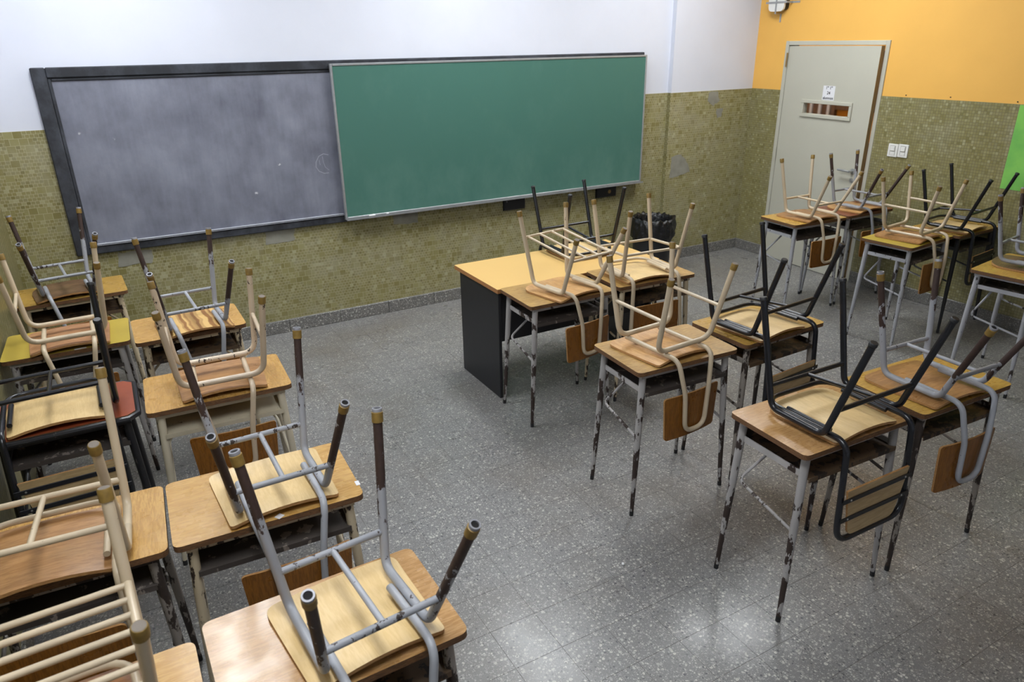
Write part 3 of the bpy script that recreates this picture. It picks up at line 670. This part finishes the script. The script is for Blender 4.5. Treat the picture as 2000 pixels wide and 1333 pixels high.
def chair(x, y, rz, typ, hs, metal, seat, label, z=DH, cap='cap', bar=None, rail=None, seat_kind='square', stretch='H', straps=False, loop=False, plain_back=False, back_mat='slat_ply', lr=.0122, name='chair'):
    T = dict(typ); T['hf'] *= hs; T['hb'] *= hs
    e = empty('school_chair', (x, y, z), rz); tag(e, label, 'chair')
    bar = bar or metal; rail = rail or metal
    zb, hbw, hbd = T['zb'], T['bw']/2, T['bd']/2
    hoop = typ is TS or T.get('hoop')
    L = {}
    for sy, tw, ty, tz in ((1, T['wf']/2, T['yf'], T['hf']), (-1, T['wb']/2, -T['yb'], T['hb'])):
        for sx in (-1, 1):
            tip = Vector((sx*tw, ty, tz))
            bend = Vector((sx*(hbw+.05 if hoop else hbw), sy*hbd, zb))
            L[sx, sy] = (bend, tip); d = (tip-bend).normalized()
            if hoop: pts = [tip-d*.001, bend, Vector((0, sy*hbd, zb))]
            else: pts = [tip-d*.001, bend, Vector((sx*hbw, 0, zb))]
            lg = mk('leg', tube(pts, lr, 12, rad=.06 if hoop else .045, n=8), 'grey_back_leg' if metal == 'grey_chair' and sy < 0 else metal, e)
            for nm, vf, mt in cap_mesh(tip, d, cap): mk(nm, vf, mt, lg)
    def pt(sx, sy, zz): a, b = L[sx, sy]; return a.lerp(b, (zz-a.z)/(b.z-a.z))
    if stretch == 'H':
        zf, zn = (.142, .142) if typ is TG else (.125, .155)
        mids = []
        for sy, zz in ((1, zf), (-1, zn)):
            a, b = pt(-1, sy, zz), pt(1, sy, zz); mk('stretcher', tube([a, a.lerp(b, .5), b], .009, 10), bar, e); mids.append(a.lerp(b, .5))
        mk('stretcher', tube(mids, .008, 10), bar if typ is not TG else rail, e)
    elif stretch == 'side':
        for sx in (-1, 1): mk('stretcher', tube([pt(sx, 1, .235), pt(sx, -1, .225)], .0085, 10), bar, e)
    elif stretch == 'ring':
        c = [pt(-1, 1, .165), pt(1, 1, .165), pt(1, -1, .18), pt(-1, -1, .18)]
        for i in range(4): mk('stretcher', tube([c[i], c[(i+1) % 4]], .0085, 10), bar, e)
    elif stretch == 'rack_long':
        c = [pt(-1, 1, .31), pt(1, 1, .31), pt(1, -1, .25), pt(-1, -1, .25)]
        mk('rack_bar', tube([c[0], c[1]], .0075, 10), bar, e); mk('rack_bar', tube([c[3], c[2]], .0075, 10), bar, e)
        for q in (.08, .36, .64, .92): mk('rack_rod', tube([c[0].lerp(c[1], q), c[3].lerp(c[2], q)], .0065, 10), bar, e)
    elif stretch == 'rack_cross':
        c = [pt(-1, 1, .25), pt(1, 1, .25), pt(1, -1, .25), pt(-1, -1, .25)]
        mk('rack_bar', tube([c[0], c[3]], .009, 10), bar, e); mk('rack_bar', tube([c[1], c[2]], .009, 10), bar, e)
        for q in range(7): s = .04+.92*q/6; mk('rack_rod', tube([c[0].lerp(c[3], s), c[1].lerp(c[2], s)], .0072, 10), bar, e)
    # seat
    if seat_kind == 'round': ol = outline(.168, .175, -.14, .18, (.02, .02, .13, .13), 7)
    elif seat_kind == 'soft': ol = outline(.165, .178, -.15, .175, (.02, .02, .075, .075), 6)
    else: ol = outline(.163, .178, -.14, .18, (.016, .016, .03, .03))
    def zs(px, py):
        t = min(1, max(0, (.12-py)/.26)); t = t*t*(3-2*t)
        return (.008+.016*t)*(1-(px/.18)**2) + .006*max(0, (py-.1)/.08)**2 + .0002
    vf = plate(ol, zs, .01, 7); mk('seat', (vf[0], vf[1]), [seat, 'ply_edge'], e, fm=vf[2])
    # back frame
    y1, yb = -.195, -.222
    if loop or straps or plain_back:
        wx = hbw-.0265; zr = zb-.001
        mk('seat_loop', tube([(-wx, -.09, zr), (-wx, .178, zr), (wx, .178, zr), (wx, -.09, zr)], .0095, 10, rad=.085, n=8), metal, e)
        for sx in (-1, 1): mk('seat_rail', tube([(sx*(wx-.024), .085, zb-.002), (sx*(wx-.024), -.105, zb-.002)], .0095, 10), metal, e)
        W = .182
        mk('back_frame', tube([(-wx, -.05, zr-.001), (-wx, y1, zr-.001), (-W, yb, -.35), (W, yb, -.35), (wx, y1, zr-.001), (wx, -.05, zr-.001)], .0115, 12, rad=[.055, .07, .07, .055], n=8), metal, e)
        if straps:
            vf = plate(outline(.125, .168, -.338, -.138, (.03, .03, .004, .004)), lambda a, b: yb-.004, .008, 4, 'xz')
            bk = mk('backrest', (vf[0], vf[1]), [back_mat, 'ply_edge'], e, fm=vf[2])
            for zz in (-.176, -.256):
                st = mk('strap', bbx(-W-.004, W+.004, yb-.0085, yb-.0045, zz-.0095, zz+.0095, .001), 'black', bk, smooth=False)
                for sx in (-1, 1): mk('rivet', lathe_along((sx*.148, yb-.0085, zz), (0, -1, 0), [(0, .004), (.002, .003)], 8), 'rivet', bk)
        else:
            vf = plate(outline(.165, .165, -.31, -.12, (.02,)*4), lambda a, b: yb+.0125, .008, 4, 'xz')
            mk('backrest', (vf[0], vf[1]), ['backrest', 'ply_edge'], e, fm=vf[2])
    else:
        zr = zb if not hoop else .044
        wx = .103
        mk('back_frame', tube([(-wx, .04 if not hoop else .135, zr), (-wx, y1, zr), (-.072, yb, -.12), (-.06, yb-.002, -.305), (.06, yb-.002, -.305), (.072, yb, -.12), (wx, y1, zr), (wx, .04 if not hoop else .135, zr)], .0108, 12, rad=[.055, .3, .055, .055, .3, .055], n=8), rail, e)
        vf = plate(outline(.153, .168, -.338, -.127, (.016,)*4), lambda a, b: yb+.0125+.55*a*a, .008, 6, 'xz')
        mk('backrest', (vf[0], vf[1]), ['backrest', 'ply_edge'], e, fm=vf[2])
    return e
M['ply_edge'] = wood('plywood_edge', S(150, 104, 60), S(190, 146, 92), 'x', 30, .6)
gry = dict(metal='grey_chair', bar='grey_bar', rail='grey_rail', cap='ring')
bge = dict(metal='beige', cap='cap')
blk = dict(metal='black', cap='none', straps=True, seat_kind='soft')
PI = math.pi
chair(1.03, -.642, .13, TG, .967, seat='dark_ply', seat_kind='round', label='upturned grey chair with dark brown rounded seat, against the front wall below the blackboard corner', **gry)
chair(1.047, -1.508, .023, TS, .995, seat='pink_ply', stretch='side', label='upturned beige hoop-legged chair on the mustard-yellow desk by the left wall', **bge)
chair(1.01, -2.337, .031, TK, .981, seat='cream_ply', label='upturned black chair with cream seat on the rust-red desk', **blk)
chair(1.005, -3.323, -.056, TK, 1.016, seat='brown_ply', loop=True, label='upturned beige chair with brown seat and H-shaped leg braces behind the rust-red desk', **bge)
TA5 = dict(TK, wf=.372, wb=.40, yf=.211, yb=.211, hf=.462, hb=.424, bw=.36)
chair(1.041, -4.045, .043, TA5, 1.0, seat='pink_ply', plain_back=True, stretch='rack_cross', label='upturned beige chair with a rack of many cross rods between its legs', **bge)
chair(1.60, -1.605, .054, TG, .967, seat='striped_ply', seat_kind='soft', label='upturned grey chair with a striped worn plywood seat', **gry)
chair(1.61, -2.381, -.051, TS, .997, metal='beige_chipped', cap='cap', seat='brown_ply', stretch='side', label='upturned chipped beige hoop-legged chair on the desk with the cream tray')
chair(1.626, -3.308, .017, TG, 1.003, seat='cream_ply', label='upturned grey chair with square cream seat on the desk with the white sticker', **gry)
chair(1.672, -4.001, .087, TG, 1.016, seat='cream_ply', label='upturned grey chair with square cream seat on the pale walnut desk', **gry)
chair(4.045, -1.462, PI+.008, TK, .994, z=TZ, seat='cream_ply', label='upturned black chair standing on the teacher desk', **blk)
chair(3.495, -2.14, .17, TG, .989, seat='tan_ply', seat_kind='soft', stretch='rack_long', label='upturned beige chair with a four-rod book rack beside the teacher desk corner', **bge)
TD1 = dict(TK, wf=.397, wb=.423, yf=.204, yb=.204, hf=.439, hb=.448, bw=.37)
chair(4.04, -2.108, -.07, TD1, 1.0, seat='cream_ply', seat_kind='soft', plain_back=True, stretch='ring', label='upturned beige chair with cream seat and a square ring of leg braces', **bge)
chair(3.42, -3.071, .069, TS, 1.018, seat='tan_ply', stretch='side', label='upturned beige hoop-legged chair with tan seat between the two black chairs and the rack chair', **bge)
chair(4.003, -3.098, .079, TK, 1.005, seat='cream_ply', label='upturned black chair with cream seat beside the beige hoop-legged chair', **blk)
chair(3.539, -3.89, -.015, TK, 1.001, seat='cream_ply', label='upturned black chair with cream seat on the pale walnut desk with white legs', **blk)
chair(4.08, -3.925, -.05, TG, 1.005, seat='brown_ply', label='upturned grey rusty chair with brown seat on the golden oak desk', **gry)
chair(6.108, -1.655, -.009, TG, .973, seat='brown_ply', label='upturned beige chair with brown seat in front of the door', **bge)
chair(6.68, -1.651, .034, TG, .957, seat='tan_ply', seat_kind='soft', label='upturned grey chair on the reddish-brown desk by the door', **gry)
chair(6.208, -2.443, .117, TS, .975, seat='brown_ply', stretch='side', label='upturned beige hoop-legged chair on the mustard-yellow desk below the light switches', **bge)
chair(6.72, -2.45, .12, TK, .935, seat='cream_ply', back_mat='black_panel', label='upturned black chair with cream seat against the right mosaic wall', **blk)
chair(6.15, -3.245, .148, TG, .94, seat='dark_ply', seat_kind='round', label='upturned grey chair with rounded dark brown seat near the green poster', **gry)

# crumb of chalk on the floor
p = on_z(1217, 1102, .006); o = mk('chalk_crumb', lathe_along((0, 0, -.006), (0, 0, 1), [(0, .003), (.003, .0062), (.008, .0058), (.011, .003)], 8), 'chalk'); o.location = p
tag(o, 'tiny white chalk crumb on the terrazzo floor', 'chalk crumb')
